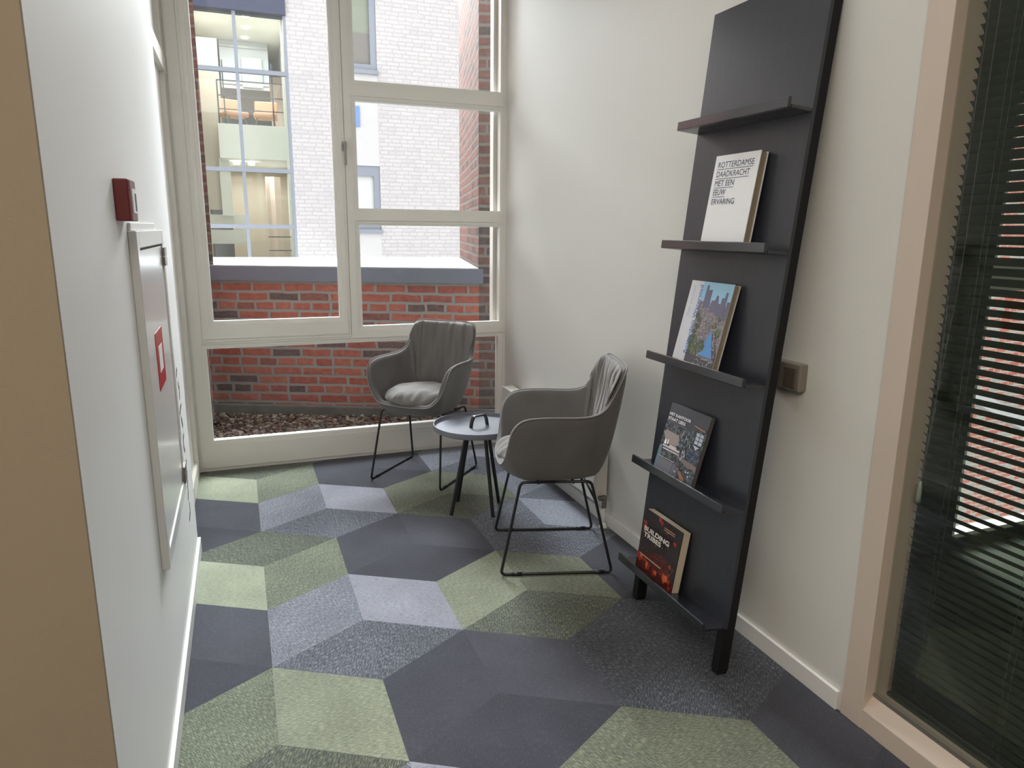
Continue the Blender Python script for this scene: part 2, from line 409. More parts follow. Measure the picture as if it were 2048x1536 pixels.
mb=MB(); rects(mb,-.207,.584,.783,2.94,WY-.019,WY-.012,[(sglass[0]-.012,sglass[1]+.012,sglass[2]-.012,sglass[3]+.012)]); part(mb,'sash_moulding',M['frame'],w1)
mb = MB()
for (x0,x1,z0,z1) in panes+[sglass]:
    t=.011
    y0=WY+.004 if (x0,x1,z0,z1)!=sglass else WY-.006
    rects(mb,x0-.001,x1+.001,z0-.001,z1+.001,y0,y0+.035,[(x0+t,x1-t,z0+t,z1-t)])
part(mb,'glazing_bead',M['bead'],w1)
for k,(x0,x1,z0,z1) in enumerate(panes+[sglass]):
    mb=MB(); yy=WY+.045; mb.box(x0+.002,x1-.002,yy,yy+.006,z0+.002,z1-.002)
    part(mb,'pane',M['glass'],w1)
mb=MB(); mb.box(.588,.612,WY-.022,WY-.012,1.835,1.885); mb.tube(fillet([(.60,WY-.018,1.872),(.60,WY-.05,1.872),(.60,WY-.052,1.755)],.012),.0075,10)
part(mb,'handle',M['grip'],w1,bevel=.002)
mb=MB(); mb.box(1.545,1.60,WY+.11,WY+.17,.80,CZ); part(mb,'outer_jamb',M['bead'],w1)
# outward sill strip
mb=MB(); mb.box(-.30,1.70,WY+.09,WY+.16,.02,.14)
part(mb,'outer_sill',M['frame'],w1)

# ------------------------------------------------------------------ glazed partition on the right
w2 = thing('window_2','cream framed glazed partition at the right edge with blind behind its glass','window',(XR,1.37,0)); w2['kind']='structure'
GY0=-3.5
mb=MB(); mb.box(XR-.006,XR+.10,1.298,1.372,0,CZ); mb.box(XR-.004,XR+.10,GY0,1.30,0,.062); mb.box(XR,XR+.10,GY0,1.30,2.75,CZ)
mb.box(XR-.006,XR+.10,-1.3,-1.22,0.062,2.75)
mb.add([(XR-.004,1.30,.062),(XR+.032,1.30,.102),(XR+.032,GY0,.102),(XR-.004,GY0,.062),(XR+.1,1.30,.062),(XR+.1,1.30,.102),(XR+.1,GY0,.102),(XR+.1,GY0,.062)],
       [(0,3,2,1),(1,2,6,5),(0,1,5,4)])
part(mb,'frame',M['doorframe'],w2,bevel=.002)
mb=MB(); mb.box(XR+.034,XR+.040,GY0,1.30,.095,2.75); part(mb,'pane',M['glass2'],w2)
mb=MB(); mb.box(XR+.028,XR+.033,GY0,1.298,.098,.108); part(mb,'seal_strip',M['seal'],w2)

bl = thing('venetian_blind','closed dark olive venetian blind hanging behind the partition glass','blind',(XR+.07,1.29,.10))
mb=MB(); xb=XR+.078; z=.125; k=0
while z<2.72:
    tilt=math.radians(43); hw=.0142; n=4
    pts=[]
    for q_ in range(n+1):
        t=-1+2*q_/n; bow=.0016*(1-t*t)
        pts.append((xb+hw*t*math.cos(tilt)+bow*math.sin(tilt), z-hw*t*math.sin(tilt)+bow*math.cos(tilt)))
    for (ya,yb) in ((-1.2,1.287),):
        vs=[(x,ya,zz) for x,zz in pts]+[(x,yb,zz) for x,zz in pts]+[(x,ya,zz-.0005) for x,zz in pts]+[(x,yb,zz-.0005) for x,zz in pts]
        m_=n+1; fs=[]
        for q_ in range(n):
            fs.append((q_,q_+1,m_+q_+1,m_+q_)); fs.append((2*m_+q_,3*m_+q_,3*m_+q_+1,2*m_+q_+1))
        mb.add(vs,fs)
    z+=.0243
part(mb,'slats',M['slat'],bl,smooth=True)
mb=MB(); mb.box(xb-.012,xb+.012,-1.2,1.287,.100,.112); part(mb,'bottom_rail',M['slat'],bl,bevel=.002)
mb=MB(); mb.box(xb-.016,xb+.016,-1.2,1.287,2.72,2.75); part(mb,'head_rail',M['slat'],bl)
for yy in (1.20,1.185,.98,.965,.5,.485):
    mb=MB(); mb.tube([(xb-.014,yy,.11),(xb-.014,yy,2.73)],.0006,5); part(mb,'ladder_cord',M['cord'],bl)
mb=MB(); mb.tube([(xb-.018,1.262,2.73),(xb-.018,1.265,1.3),(xb-.019,1.255,.95),(xb-.018,1.268,.76)],.0011,5)
mb.tube([(xb-.018,1.235,2.73),(xb-.018,1.24,1.3),(xb-.019,1.262,.9),(xb-.018,1.268,.76)],.0011,5)
pc=part(mb,'pull_cord',M['cord'],bl)
mb=MB(); mb.lathe([(.001,.76),(.004,.758),(.0065,.72),(.007,.70),(.001,.699)],12,c=(xb-.018,1.268)); tg=part(mb,'toggle',M['toggle'],bl,smooth=True)

# side room behind blind
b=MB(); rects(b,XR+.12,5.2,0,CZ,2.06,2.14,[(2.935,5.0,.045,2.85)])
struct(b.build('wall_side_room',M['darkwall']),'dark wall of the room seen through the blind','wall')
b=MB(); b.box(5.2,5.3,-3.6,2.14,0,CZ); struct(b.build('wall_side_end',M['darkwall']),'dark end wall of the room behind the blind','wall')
w3=thing('window_3','side room window seen in bright strips between the blind slats','window',(4.0,2.10,0)); w3['kind']='structure'
mb=MB(); rects(mb,2.935,5.0,.045,2.85,2.07,2.13,[(2.965,4.97,.065,1.17),(2.965,4.97,1.29,2.8)]); part(mb,'frame',M['bead'],w3)
mb=MB(); mb.box(2.96,4.98,2.10,2.105,.06,2.82); part(mb,'pane',M['glass'],w3)
b=MB(); b.box(7.5,22,8.0,8.3,-8,6.5)
bw=b.build('brick_building',M['brickfar'],loc=(14,8,-8)); tag(bw,'pale red brick facade seen through the blind slats at right','building')
b=MB(); Mx=Matrix.Translation((10.2,6.9,-1.05))@Matrix.Rotation(math.radians(24),4,'Y'); b.box(-2.2,2.2,-.08,.08,-.09,.09,0,Mx)
tag(b.build('handrail',M['wplaster'],loc=(10.2,6.9,-1.05)),'pale slanting rail before the brick facade, seen between slats','railing')

# ------------------------------------------------------------------ outside: parapet, pillars, gravel
P0=Vector((-.22,5.60,0)); pang=math.atan2(-.437,1)
pt = thing('parapet_wall','low red brick parapet with grey coping outside the window','parapet',(P0.x,P0.y,0),pang)
mb=MB(); mb.box(-.3,2.35,0,.20,.10,1.031); part_ = mb.build('brick_face',M['brick'],pt)
mb=MB(); mb.box(-.3,2.35,-.015,.20,-.10,.105); mb.build('plinth',M['plinth'],pt,bevel=.012)
mb=MB(); mb.box(-.02,2.0,-.030,.0,1.028,1.128); mb.box(-.02,2.0,0,.20,1.028,1.05); mb.build('coping_fascia',M['coping'],pt)
# coping slab (world coords polygon)
mb=MB(); mb.prism([(-.232,5.575),(1.572,4.786),(2.03,6.80),(-.27,7.02)],1.126,1.136)
part(mb,'coping_top',M['copetop'],pt)
mb=MB(); mb.prism([(-.2,5.7),(1.6,4.95),(2.0,6.75),(-.25,6.95)],-.1,1.126)
part(mb,'core',M['plinth'],pt)
# pillars
pr_ = thing('brick_pillar','red brick pillar at the right of the parapet, rising past the window','pillar',(1.585,4.811,0),pang)
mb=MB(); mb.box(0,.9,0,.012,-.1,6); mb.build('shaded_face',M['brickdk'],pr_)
d_=Vector((.443,1.94)); 
mb=MB(); mb.prism([(1.584,4.815),(1.584+.443,4.815+1.94),(2.8,6.9),(2.45,4.45)],1.1,6)
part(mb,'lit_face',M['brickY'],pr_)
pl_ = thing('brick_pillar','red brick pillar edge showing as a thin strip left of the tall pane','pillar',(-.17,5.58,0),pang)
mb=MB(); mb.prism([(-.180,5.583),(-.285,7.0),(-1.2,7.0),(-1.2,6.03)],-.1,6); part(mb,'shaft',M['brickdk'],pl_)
b=MB(); b.box(-.34,-.255,WY+.09,5.62,-.1,6)
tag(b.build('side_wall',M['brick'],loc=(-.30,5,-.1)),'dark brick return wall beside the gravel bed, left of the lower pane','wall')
b=MB(); b.prism([(-.25,WY+.17),(2.4,WY+.17),(2.4,4.42),(-.25,5.56)],-.25,.004)
tag(b.build('gravel_bed_base',M['plinth'],loc=(1,5,-.25)),'grey concrete bed under the pebbles outside the window','ground')
# gravel pebbles
def pebbles():
    mb=MB()
    ico=[]; t=(1+5**.5)/2
    iv=[Vector(v).normalized() for v in [(-1,t,0),(1,t,0),(-1,-t,0),(1,-t,0),(0,-1,t),(0,1,t),(0,-1,-t),(0,1,-t),(t,0,-1),(t,0,1),(-t,0,-1),(-t,0,1)]]
    ifc=[(0,11,5),(0,5,1),(0,1,7),(0,7,10),(0,10,11),(1,5,9),(5,11,4),(11,10,2),(10,7,6),(7,1,8),(3,9,4),(3,4,2),(3,2,6),(3,6,8),(3,8,9),(4,9,5),(2,4,11),(6,2,10),(8,6,7),(9,8,1)]
    rnd=random.Random(3); n=0
    while n<4200:
        x=rnd.uniform(-.25,1.8); y=rnd.uniform(WY+.17,5.62)
        if y > 5.60-.437*(x+.22)-.02: continue
        s=rnd.uniform(.009,.021); R=Matrix.Rotation(rnd.uniform(0,6.28),4,'Z')@Matrix.Rotation(rnd.uniform(-.5,.5),4,'X')
        Mx=Matrix.Translation((x,y,.016+rnd.uniform(0,.022)))@R@Matrix.Diagonal((s*rnd.uniform(.9,1.5),s,s*.65,1))
        mb.add(iv,ifc,rnd.choice((0,0,1,1,2,3,3,4)),Mx); n+=1
    return mb
pm=[plain('pebble_%s'%n,c,.6,.4,.2,40) for n,c in (('sand',(120,108,92)),('brown',(84,64,54)),('pale',(146,140,130)),('rust',(78,50,42)),('grey',(90,88,86)))]
g=pebbles().build('gravel',pm,smooth=True)
tag(g,'brown and cream pebbles filling the strip outside the window','gravel',kind='stuff')

# ------------------------------------------------------------------ opposite building
ob = thing('opposite_building','white painted brick building across the gap with tall glazed bay','building',(1,12,-3))
wins=[(1.53,2.245,3.81,5.6),(1.53,2.245,1.345,2.405)]
mb=MB(); rects(mb,.885,1.515,-3,9,12,12.35,[]); rects(mb,2.245,7,-3,9,12,12.35,[])
part(mb,'brick_wall',M['wbrick'],ob)
for (za,zb) in ((-3,1.345),(2.405,3.81),(5.6,9)):
    mb=MB(); mb.box(1.515,2.245,12.004,12.3,za,zb); part(mb,'plaster_panel',M['wplaster'],ob)
mb=MB(); mb.box(-2.5,-.60,12.05,12.4,-3,9); part(mb,'side_pier',M['wbrick'],ob)
mb=MB(); mb.box(-.6,.885,11.95,12.25,4.52,9); part(mb,'lintel',M['beam'],ob)
mb=MB(); mb.box(-.6,.885,11.98,12.25,-3,.5); part(mb,'base_panel',M['wplaster'],ob)
mb=MB()
for x0,x1 in ((.84,.885),(.125,.175),(-.62,-.57)): mb.box(x0,x1,12.0,12.08,.5,4.52)
for z_ in (3.70,2.27,1.42,.52): mb.box(-.6,.885,11.995,12.075,z_-.03,z_+.03)
part(mb,'bay_mullions',M['mullion'],ob)
mb=MB(); mb.box(-.6,.86,12.04,12.045,.5,4.52); part(mb,'bay_glass',M['glass2'],ob)
for (x0,x1,z0,z1),lower in zip(wins,(0,1)):
    mb=MB(); rects(mb,x0,x1,z0,z1,12.02,12.14,[(x0+.09,x1-.10,z0+.14,z1-.16)])
    mb.box(x0-.01,x1+.015,11.96,12.02,z0-.01,z0+.05)
    wf=part(mb,'window',M['mullion'],ob)
    mb=MB(); mb.box(x0+.09,x1-.10,12.07,12.08,z0+.14,z1-.16)
    if not lower: mb.box(x0+.09,x1-.10,12.06,12.07,z0+.14,z0+.60,1)
    pn=mb.build('pane',[M['curtain'],M['outglassd']] if lower else [M['outglass'],M['outglassd']],None); pn.parent=wf
mb=MB(); mb.box(1.62,1.945,11.985,12.004,3.0,3.31); part(mb,'blue_panel',M['bluepanel'],ob)
# interior of the bay
mb=MB(); mb.box(-1.6,-.48,12.4,18,-1,6); mb.box(-.48,-.12,13.5,13.6,3.05,4.45); mb.box(-.60,-.12,13.5,13.6,1.7,3.05)
part(mb,'beige_wall',M['beigein'],ob)
mb=MB(); mb.box(.98,1.1,12.4,18,-1,6); mb.box(-.48,.98,12.36,18,4.78,4.9); mb.box(.86,.93,12.9,13.0,-1,4.7)
part(mb,'cream_wall',M['cream'],ob)
mb=MB(); mb.box(-.48,1.0,16.4,16.5,-1,6); mb.box(-.10,.75,15.0,15.05,3.95,5.2)
part(mb,'grey_partition',M['greyin'],ob)
mb=MB()
for z_ in (4.95,4.66,4.02): mb.box(-.10,.74,14.96,15.0,z_,z_+.04)
mb.box(.27,.63,14.95,14.96,3.98,4.50)
part(mb,'white_shelf_edge',M['curtain'],ob)
mb=MB(); mb.box(-.19,1.0,13.0,16.4,2.52,3.06); mb.box(-.55,.13,13.6,14,1.12,1.36); mb.box(-.55,.13,13.6,14,1.44,1.62); mb.box(-.22,-.05,13.4,13.6,1.6,2.55)
part(mb,'floor_slab',M['cream'],ob)
mb=MB(); mb.box(-.08,1.0,15.2,15.3,-1,2.5); part(mb,'brown_wall',M['brownin'],ob)
mb=MB(); mb.prism([(.53,14),(.60,14.03),(.68,13.98),(.79,14.02),(.79,14.05),(.53,14.05)],-1,2.31); part(mb,'curtain',M['pinkin'],ob)
mb=MB(); mb.box(.78,1.0,15.5,15.6,3.06,4.3); part(mb,'pink_wall',M['pinkin'],ob)
rl=thing('balcony_railing','thin dark railing on the mezzanine edge inside the opposite bay','railing',(.3,13.05,3.06))
mb=MB()
for z_ in (3.29,3.50,3.73): mb.box(-.165,.85,13.04,13.06,z_-.008,z_+.008)
for x_ in (-.16,.69): mb.box(x_-.012,x_+.012,13.03,13.07,3.06,3.73 if x_<0 else 4.04)
mb.box(-.075,-.055,13.05,13.07,3.06,4.04)
part(mb,'bars',M['rail'],rl)
rl2=thing('balcony_railing','thin dark railing low behind the lower right glass of the bay','railing',(.7,13.0,1.0))
mb=MB()
for z_ in (1.02,1.25): mb.box(.48,.95,13.0,13.02,z_-.008,z_+.008)
mb.box(.93,.95,13,13.02,.5,1.25); part(mb,'bars',M['rail'],rl2)
def far_chair(x,y,z,rz,lab):
    t=thing('lounge_chair',lab,'chair',(x,y,z),rz,'tan chairs inside the opposite bay')
    mb=MB(); mb.box(-.19,.19,-.19,.19,.16,.24); mb.build('seat',M['orange'],t,bevel=.02)
    mb=MB(); Mx=Matrix.Translation((0,-.19,.22))@Matrix.Rotation(math.radians(12),4,'X'); mb.box(-.19,.19,-.02,.02,-.03,.27,0,Mx); mb.build('backrest',M['orange'],t,bevel=.02)
    for sx in (-1,1):
        for sy in (-1,1):
            mb=MB(); mb.tube([(sx*.13,sy*.13,.16),(sx*.17,sy*.17,0)],.009,6); mb.build('leg',M['seal'],t)
    return t
far_chair(.07,13.45,3.06,PI+.35,'tan leather chair behind the bay glass, left of the mullion')
far_chair(.58,13.45,3.06,PI-.1,'tan leather chair behind the bay glass, right of the mullion')
for k,(x,y) in enumerate(((.35,13.23),(.36,13.95),(.35,14.66))):
    t=MB(); t.lathe([(.001,4.762),(.055,4.762),(.06,4.768),(.06,4.78)],20,c=(x,y))
    dl=t.build('downlight',M['lampw'],smooth=True,loc=(x,y,4.78))
    tag(dl,('nearest round ceiling downlight glowing in the bay','middle round ceiling downlight glowing in the bay','deepest round ceiling downlight glowing in the bay')[k],'lamp','downlights inside the opposite bay')
for k,x in enumerate((.06,.30)):
    t=MB(); t.lathe([(.001,2.46),(.05,2.46),(.06,2.52)],20,c=(x,13.5)); 
    tag(t.build('downlight',M['lampw'],smooth=True,loc=(x,13.5,2.52)),('round downlight under the mezzanine slab, left of the mullion','round downlight under the mezzanine slab, right of the mullion')[k],'lamp','downlights under the mezzanine')
b=MB(); b.box(-12,26,4.6,30,-8.2,-8); tag(b.build('street_ground',M['ground'],loc=(5,15,-8.2)),'grey ground far below between the buildings','ground')

# ------------------------------------------------------------------ left wall fittings
fc=thing('fire_call_point','dark red square fire alarm call point on the left wall','alarm',(XL,1.89,1.455))
mb=MB(); mb.prism([(XL,1.835),(XL+.030,1.838),(XL+.033,1.85),(XL+.033,1.935),(XL+.028,1.95),(XL,1.952)],1.412,1.505); part(mb,'housing',M['red'],fc,bevel=.003)
mb=MB(); mb.box(XL+.033,XL+.035,1.862,1.925,1.43,1.485); part(mb,'faceplate',M['white'],fc)
mb=MB(); mb.box(XL+.035,XL+.036,1.90,1.915,1.435,1.475); part(mb,'window_slot',M['dark'],fc)

hc=thing('hose_cabinet','tall glossy white hose reel cabinet set in the left wall','cabinet',(XL,2.35,.9))
xo=XL+.020
CY0,CY1,CZ0,CZ1=1.985,2.645,.483,1.39
mb=MB()
mb.box(XL,xo,CY0,CY0+.045,CZ0,CZ1); mb.box(XL,xo,CY1-.04,CY1,CZ0,CZ1); mb.box(XL,xo,CY0+.045,CY1-.04,CZ1-.045,CZ1); mb.box(XL,xo,CY0+.045,CY1-.04,CZ0,CZ0+.045)
mb.box(XL,XL+.008,CY0+.01,CY1-.1,CZ1,CZ1+.02)
part(mb,'frame',M['cab'],hc,bevel=.003)
mb=MB(); mb.box(XL+.002,xo-.004,CY0+.05,CY1-.045,CZ0+.05,CZ1-.05)
dr=part(mb,'door',M['cab'],hc,bevel=.002)
mb=MB(); mb.box(xo-.004,xo-.0025,2.19,2.37,.94,1.105); mb2=part(mb,'red_sign',M['sign'],hc)
mb=MB(); mb.box(xo-.0025,xo-.0018,2.235,2.325,.985,1.06); part(mb,'sign_pictogram',M['white'],hc)
for zz in (1.275,.52):
    mb=MB(); mb.box(xo,xo+.006,CY1-.055,CY1+.012,zz,zz+.028); mb.box(xo,xo+.006,CY1-.055,CY1+.012,zz+.031,zz+.059); part(mb,'hinge',M['chrome'],hc)
# black vinyl lettering beyond the cabinet (same strokes as in the photo)
lt=thing('wall_lettering','column of black vinyl lettering on white wall beyond the cabinet','lettering',(XL,2.93,.57))
SK=[[(2.93,.87),(2.905,.86),(2.89,.845)],[(2.93,.82),(2.93,.79)],[(2.945,.80),(2.95,.775),(2.92,.75)],[(2.97,.72),(2.93,.715),(2.88,.70)],[(2.92,.68),(2.96,.63)],[(2.96,.60),(2.91,.585)],
    [(2.915,.585),(2.92,.56),(2.95,.53)],[(2.97,.49),(2.92,.48)],[(2.96,.45),(2.95,.44),(2.91,.425)],[(2.96,.41),(2.91,.39)],[(2.94,.375),(2.89,.35)],[(2.94,.32),(2.935,.285),(2.87,.27)]]
for st in SK:
    mb=MB()
    for (a,b_) in zip(st,st[1:]):
        A=Vector((0,*a)); B_=Vector((0,*b_)); dd=(B_-A).normalized(); nn=Vector((0,-dd.z,dd.y))*.0065
        mb.add([(XL+.001,*(A+nn)[1:]),(XL+.001,*(A-nn)[1:]),(XL+.001,*(B_-nn)[1:]),(XL+.001,*(B_+nn)[1:])],[(0,1,2,3)])
    part(mb,'letter',M['ink'],lt)

# ------------------------------------------------------------------ radiator on the right wall
rd=thing('radiator','low white panel radiator behind the right hand chair','radiator',(XR-.05,3.5,.13))
mb=MB(); mb.box(XR-.085,XR-.070,2.832,4.12,.135,.43); part(mb,'front_panel',M['rad'],rd,bevel=.004)
for ya in (2.834,4.112):
    mb=MB(); mb.box(XR-.070,XR-.012,ya,ya+.004,.14,.425); part(mb,'side_grille',M['rad'],rd)
mb=MB(); mb.box(XR-.030,XR-.016,2.838,4.112,.135,.43); mb.box(XR-.07,XR-.03,2.84,4.11,.41,.428); part(mb,'rear_panel',M['rad'],rd)
for ya in (3.0,3.9):
    mb=MB(); mb.box(XR-.017,XR-.0,ya,ya+.04,.2,.4); part(mb,'wall_bracket',M['rad'],rd)
mb=MB(); mb.lathe([(.001,.10),(.012,.10),(.012,.155),(.009,.16),(.001,.16)],14,c=(XR-.034,2.815)); mb.tube([(XR-.034,2.815,.145),(XR-.034,2.84,.145)],.010,12); mb.tube([(XR-.034,2.815,.148),(XR-.062,2.815,.150)],.013,12)
part(mb,'valve',M['chrome'],rd,smooth=True,angle=40)
mb=MB(); mb.tube([(XR-.034,2.815,.10),(XR-.034,2.815,0.0)],.0075,12); part(mb,'pipe',M['rad'],rd,smooth=True)
mb=MB(); mb.lathe([(.0075,.024),(.016,.020),(.020,.004),(.021,0.0)],16,c=(XR-.034,2.815)); part(mb,'pipe_collar',M['rad'],rd,smooth=True)
mb=MB(); mb.tube([(XR-.077,2.828,.39),(XR-.077,2.833,.39)],.008,10); part(mb,'vent_plug',M['chrome'],rd)
# socket + switch
sk=thing('socket_switch_unit','grey double wall unit, socket beside rocker switch, right of board','switch',(XR,1.72,.97))
mb=MB(); mb.box(XR-.032,XR,1.640,1.800,.925,1.012); part(mb,'housing',M['socket'],sk,bevel=.005)
mb=MB(); mb.box(XR-.036,XR-.031,1.655,1.705,.935,.998); part(mb,'rocker',M['socketd'],sk,bevel=.003)
mb=MB(); mb.tube([(XR-.034,1.752,.968),(XR-.030,1.752,.968)],.021,20); part(mb,'socket_well',M['socketd'],sk)

# ------------------------------------------------------------------ leaning display board
th=math.atan(.0985)
BL=Matrix(((0,-math.cos(th),math.sin(th),1.349),(1,0,0,0),(0,math.sin(th),math.cos(th),0),(0,0,0,1)))  # local x->world Y, y->outward normal n, z->up the board
Y0,Y1=1.645,2.18
bd=thing('display_board','tall black wooden display shelf board leaning against the right wall','shelf',(1.40,1.91,0))
mb=MB(); mb.box(Y0,Y1,-.012,0,.165,2.13,0,BL); part(mb,'back_panel',M['board'],bd)
for (a,c) in ((Y0,Y0+.0325),(Y1-.0325,Y1)):
    mb=MB(); mb.box(a,c,-.042,-.0125,.165,2.13,0,BL); mb.box(a,c,-.042,0,.012,.1645,0,BL); part(mb,'side_rail',M['boarde'],bd,bevel=.0015)
mb=MB(); mb.box(Y0+.032,Y1-.032,-.042,-.02,2.05,2.13,0,BL); part(mb,'cross_rail',M['boarde'],bd)
for (a,c) in ((Y0,Y0+.0325),(Y1-.0325,Y1)):
    mb=MB(); mb.box(a+.002,c-.002,-.040,-.002,.003,.013,0,BL); part(mb,'foot',M['boarde'],bd)
LZ=(1.769,1.372,.978,.5845,.1926)
for u in LZ:
    mb=MB(); mb.box(Y0,Y1,.076,.087,u-.029,u,0,BL); mb.box(Y0,Y1,0,.076,u-.029,u-.019,0,BL)
    part(mb,'ledge',M['lip'],bd,bevel=.0022)

# ------------------------------------------------------------------ books
def textmesh(txt, size, bold=0, spacing=1.0):
    cu=bpy.data.curves.new('t','FONT'); cu.body=txt; cu.size=size; cu.offset=bold; cu.space_character=spacing; cu.resolution_u=3
    ob_=bpy.data.objects.new('t',cu); COL.objects.link(ob_)
    dg=bpy.context.evaluated_depsgraph_get(); dg.update()
    me_=bpy.data.meshes.new_from_object(ob_.evaluated_get(dg))
    vs=[v.co.copy() for v in me_.vertices]; fs=[tuple(p.vertices) for p in me_.polygons]
    bpy.data.objects.remove(ob_); bpy.data.curves.remove(cu); bpy.data.meshes.remove(me_)
    return vs,fs
class Cover:
    """collects flat artwork in cover coords: u 0..1 left->right, v 0..1 bottom->top, W x Hh metres"""
    def __init__(s,W,Hh): s.W=W; s.H=Hh; s.mb=MB(); s.k=0
    def xf(s,u,v,l): return (u*s.W, l, v*s.H)
    def lay(s): s.k+=1; return .0003+.00009*s.k
    def poly(s,pts,mi):
        l=s.lay(); s.mb.add([s.xf(u,v,l) for u,v in pts],[tuple(range(len(pts)))],mi)
    def rect(s,u0,u1,v0,v1,mi): s.poly([(u0,v0),(u1,v0),(u1,v1),(u0,v1)],mi)
    def disc(s,u,v,ru,rv,mi,n=10,jit=0):
        s.poly([(u+ru*math.cos(2*PI*k/n)*(1+random.uniform(-jit,jit)),v+rv*math.sin(2*PI*k/n)*(1+random.uniform(-jit,jit))) for k in range(n)],mi)
    def text(s,txt,u0,v0,u1,vh,mi,bold=.0,vert=False):
        """fit text: baseline start (u0,v0), end u1, cap height vh (in v) ; vert: runs upward from (u0,v0) to v=u1, cap height vh in u"""
        vs,fs=textmesh(txt,1,bold)
        x0=min(v.x for v in vs); x1=max(v.x for v in vs); yc=max(v.y for v in vs); l=s.lay()
        out=[]
        for v in vs:
            a=(v.x-x0)/(x1-x0); b_=v.y/yc
            if vert: out.append(s.xf(u0-b_*vh, v0+a*(u1-v0), l))
            else: out.append(s.xf(u0+a*(u1-u0), v0+b_*vh, l))
        s.mb.add(out,fs,mi)
def book(name,label,Ya,Yb,ub,hh,tb,tt,thick,cover,pages,coverfn,pal,fore=.004):
    """stands on a ledge, leaning on the board. Ya>Yb world Y of the left/right cover edges; tb/tt: distance of the cover from the board at bottom/top"""
    W=Ya-Yb
    phi=math.asin(max(-1,min(1,(tb-tt)/hh)))
    # local frame: x = from left edge to right edge (world -Y), y = outward normal, z = up the book
    L=BL@Matrix.Translation((Ya,tb,ub))@Matrix.Rotation(PI,4,'Z')@Matrix.Rotation(-phi,4,'X')
    # after rot Z by pi: local x -> -Y, local y -> -n ; flip y
    L=L@Matrix.Diagonal((1,-1,1,1))
    t=thing(name,label,'book',tuple((L@Vector((W/2,-thick/2,0)))))
    def bp(mb,nm,mats,**kw):
        for i in range(len(mb.v)): mb.v[i]=L@mb.v[i]
        # mirrored matrix: flip faces
        mb.f=[f[::-1] for f in mb.f]
        return part(mb,nm,mats,t,**kw)
    c=.0025
    mb=MB(); mb.box(0,W,-c,0,0,hh); bp(mb,'front_cover',cover)
    mb=MB(); mb.box(0,W,-thick,-thick+c,0,hh); bp(mb,'back_cover',cover)
    mb=MB(); mb.box(0,c,-thick+c,-c,0,hh); bp(mb,'spine',cover)
    mb=MB(); mb.box(c,W-fore,-thick+c,-c,fore*.6,hh-fore*.6); bp(mb,'pages',pages)
    cv=Cover(W,hh); coverfn(cv)
    bp(cv.mb,'cover_print',pal)
    return t
cw=plain('white_book_cover',(232,233,236),.5,.4,.02)
navy=plain('navy_print',(40,52,88),.5,.3,.02)
def c1(c):
    for txt,u1,v0,vh in (('ROTTERDAMSE',.90,.866,.062),('DAADKRACHT',.838,.767,.062),('MET EEN',.533,.668,.062),('EEUW',.375,.571,.062),('ERVARING',.62,.471,.059)):
        c.text(txt,.087,v0,u1,vh,0,.0)
    for u1,v in ((.893,.846),(.837,.745),(.533,.648),(.373,.550)): c.rect(.08,u1,v,v+.005,0)
book('hardback_book','white hardback with navy capitals ROTTERDAMSE DAADKRACHT on second ledge',2.005,1.790,1.354,.294,.050,.034,.028,cw,M['pagegrey'],c1,[navy])
# book 2 : city aerial
def mosaic(name,cols,scale=60):
    m,nt,b_,out=newmat(name); tc=N(nt,'ShaderNodeTexCoord')
    vo=N(nt,'ShaderNodeTexVoronoi',i_Scale=scale); nt.links.new(tc.outputs['Object'],vo.inputs['Vector'])
    sp=N(nt,'ShaderNodeSeparateColor'); nt.links.new(vo.outputs['Color'],sp.inputs[0])
    rp=N(nt,'ShaderNodeValToRGB'); rp.color_ramp.interpolation='CONSTANT'; e=rp.color_ramp.elements
    e[0].color=s2l(cols[0]); e[0].position=0; e[1].color=s2l(cols[-1]); e[1].position=(len(cols)-1)/len(cols)
    for k in range(1,len(cols)-1): x=e.new(k/len(cols)); x.color=s2l(cols[k])
    nt.links.new(sp.outputs[0],rp.inputs[0]); nt.links.new(rp.outputs[0],b_.inputs['Base Color'])
    b_.inputs['Roughness'].default_value=.3
    return m
pal2=[plain('pale_grey_print',(200,202,208),.35,.5,.12,14),plain('sky_print',(150,198,226),.35,.5,.04,8),mosaic('city_print',[(120,112,122),(144,134,144),(104,100,110),(164,156,162),(112,116,106)],330),
      plain('tower_print',(104,104,128),.35,.5,.15,60),mosaic('tree_print',[(92,104,84),(74,84,72),(112,124,92),(84,92,78)],200),plain('canal_print',(92,146,204),.35,.5,.05,10),
      mosaic('quay_print',[(78,74,84),(104,98,108),(64,62,72),(160,152,158)],220),plain('blue_title_print',(52,104,176),.35,.5,.02),plain('grey_title_print',(150,154,162),.4,.4,.02),plain('dark_quay_print',(82,80,86),.4,.4,.1,30)]
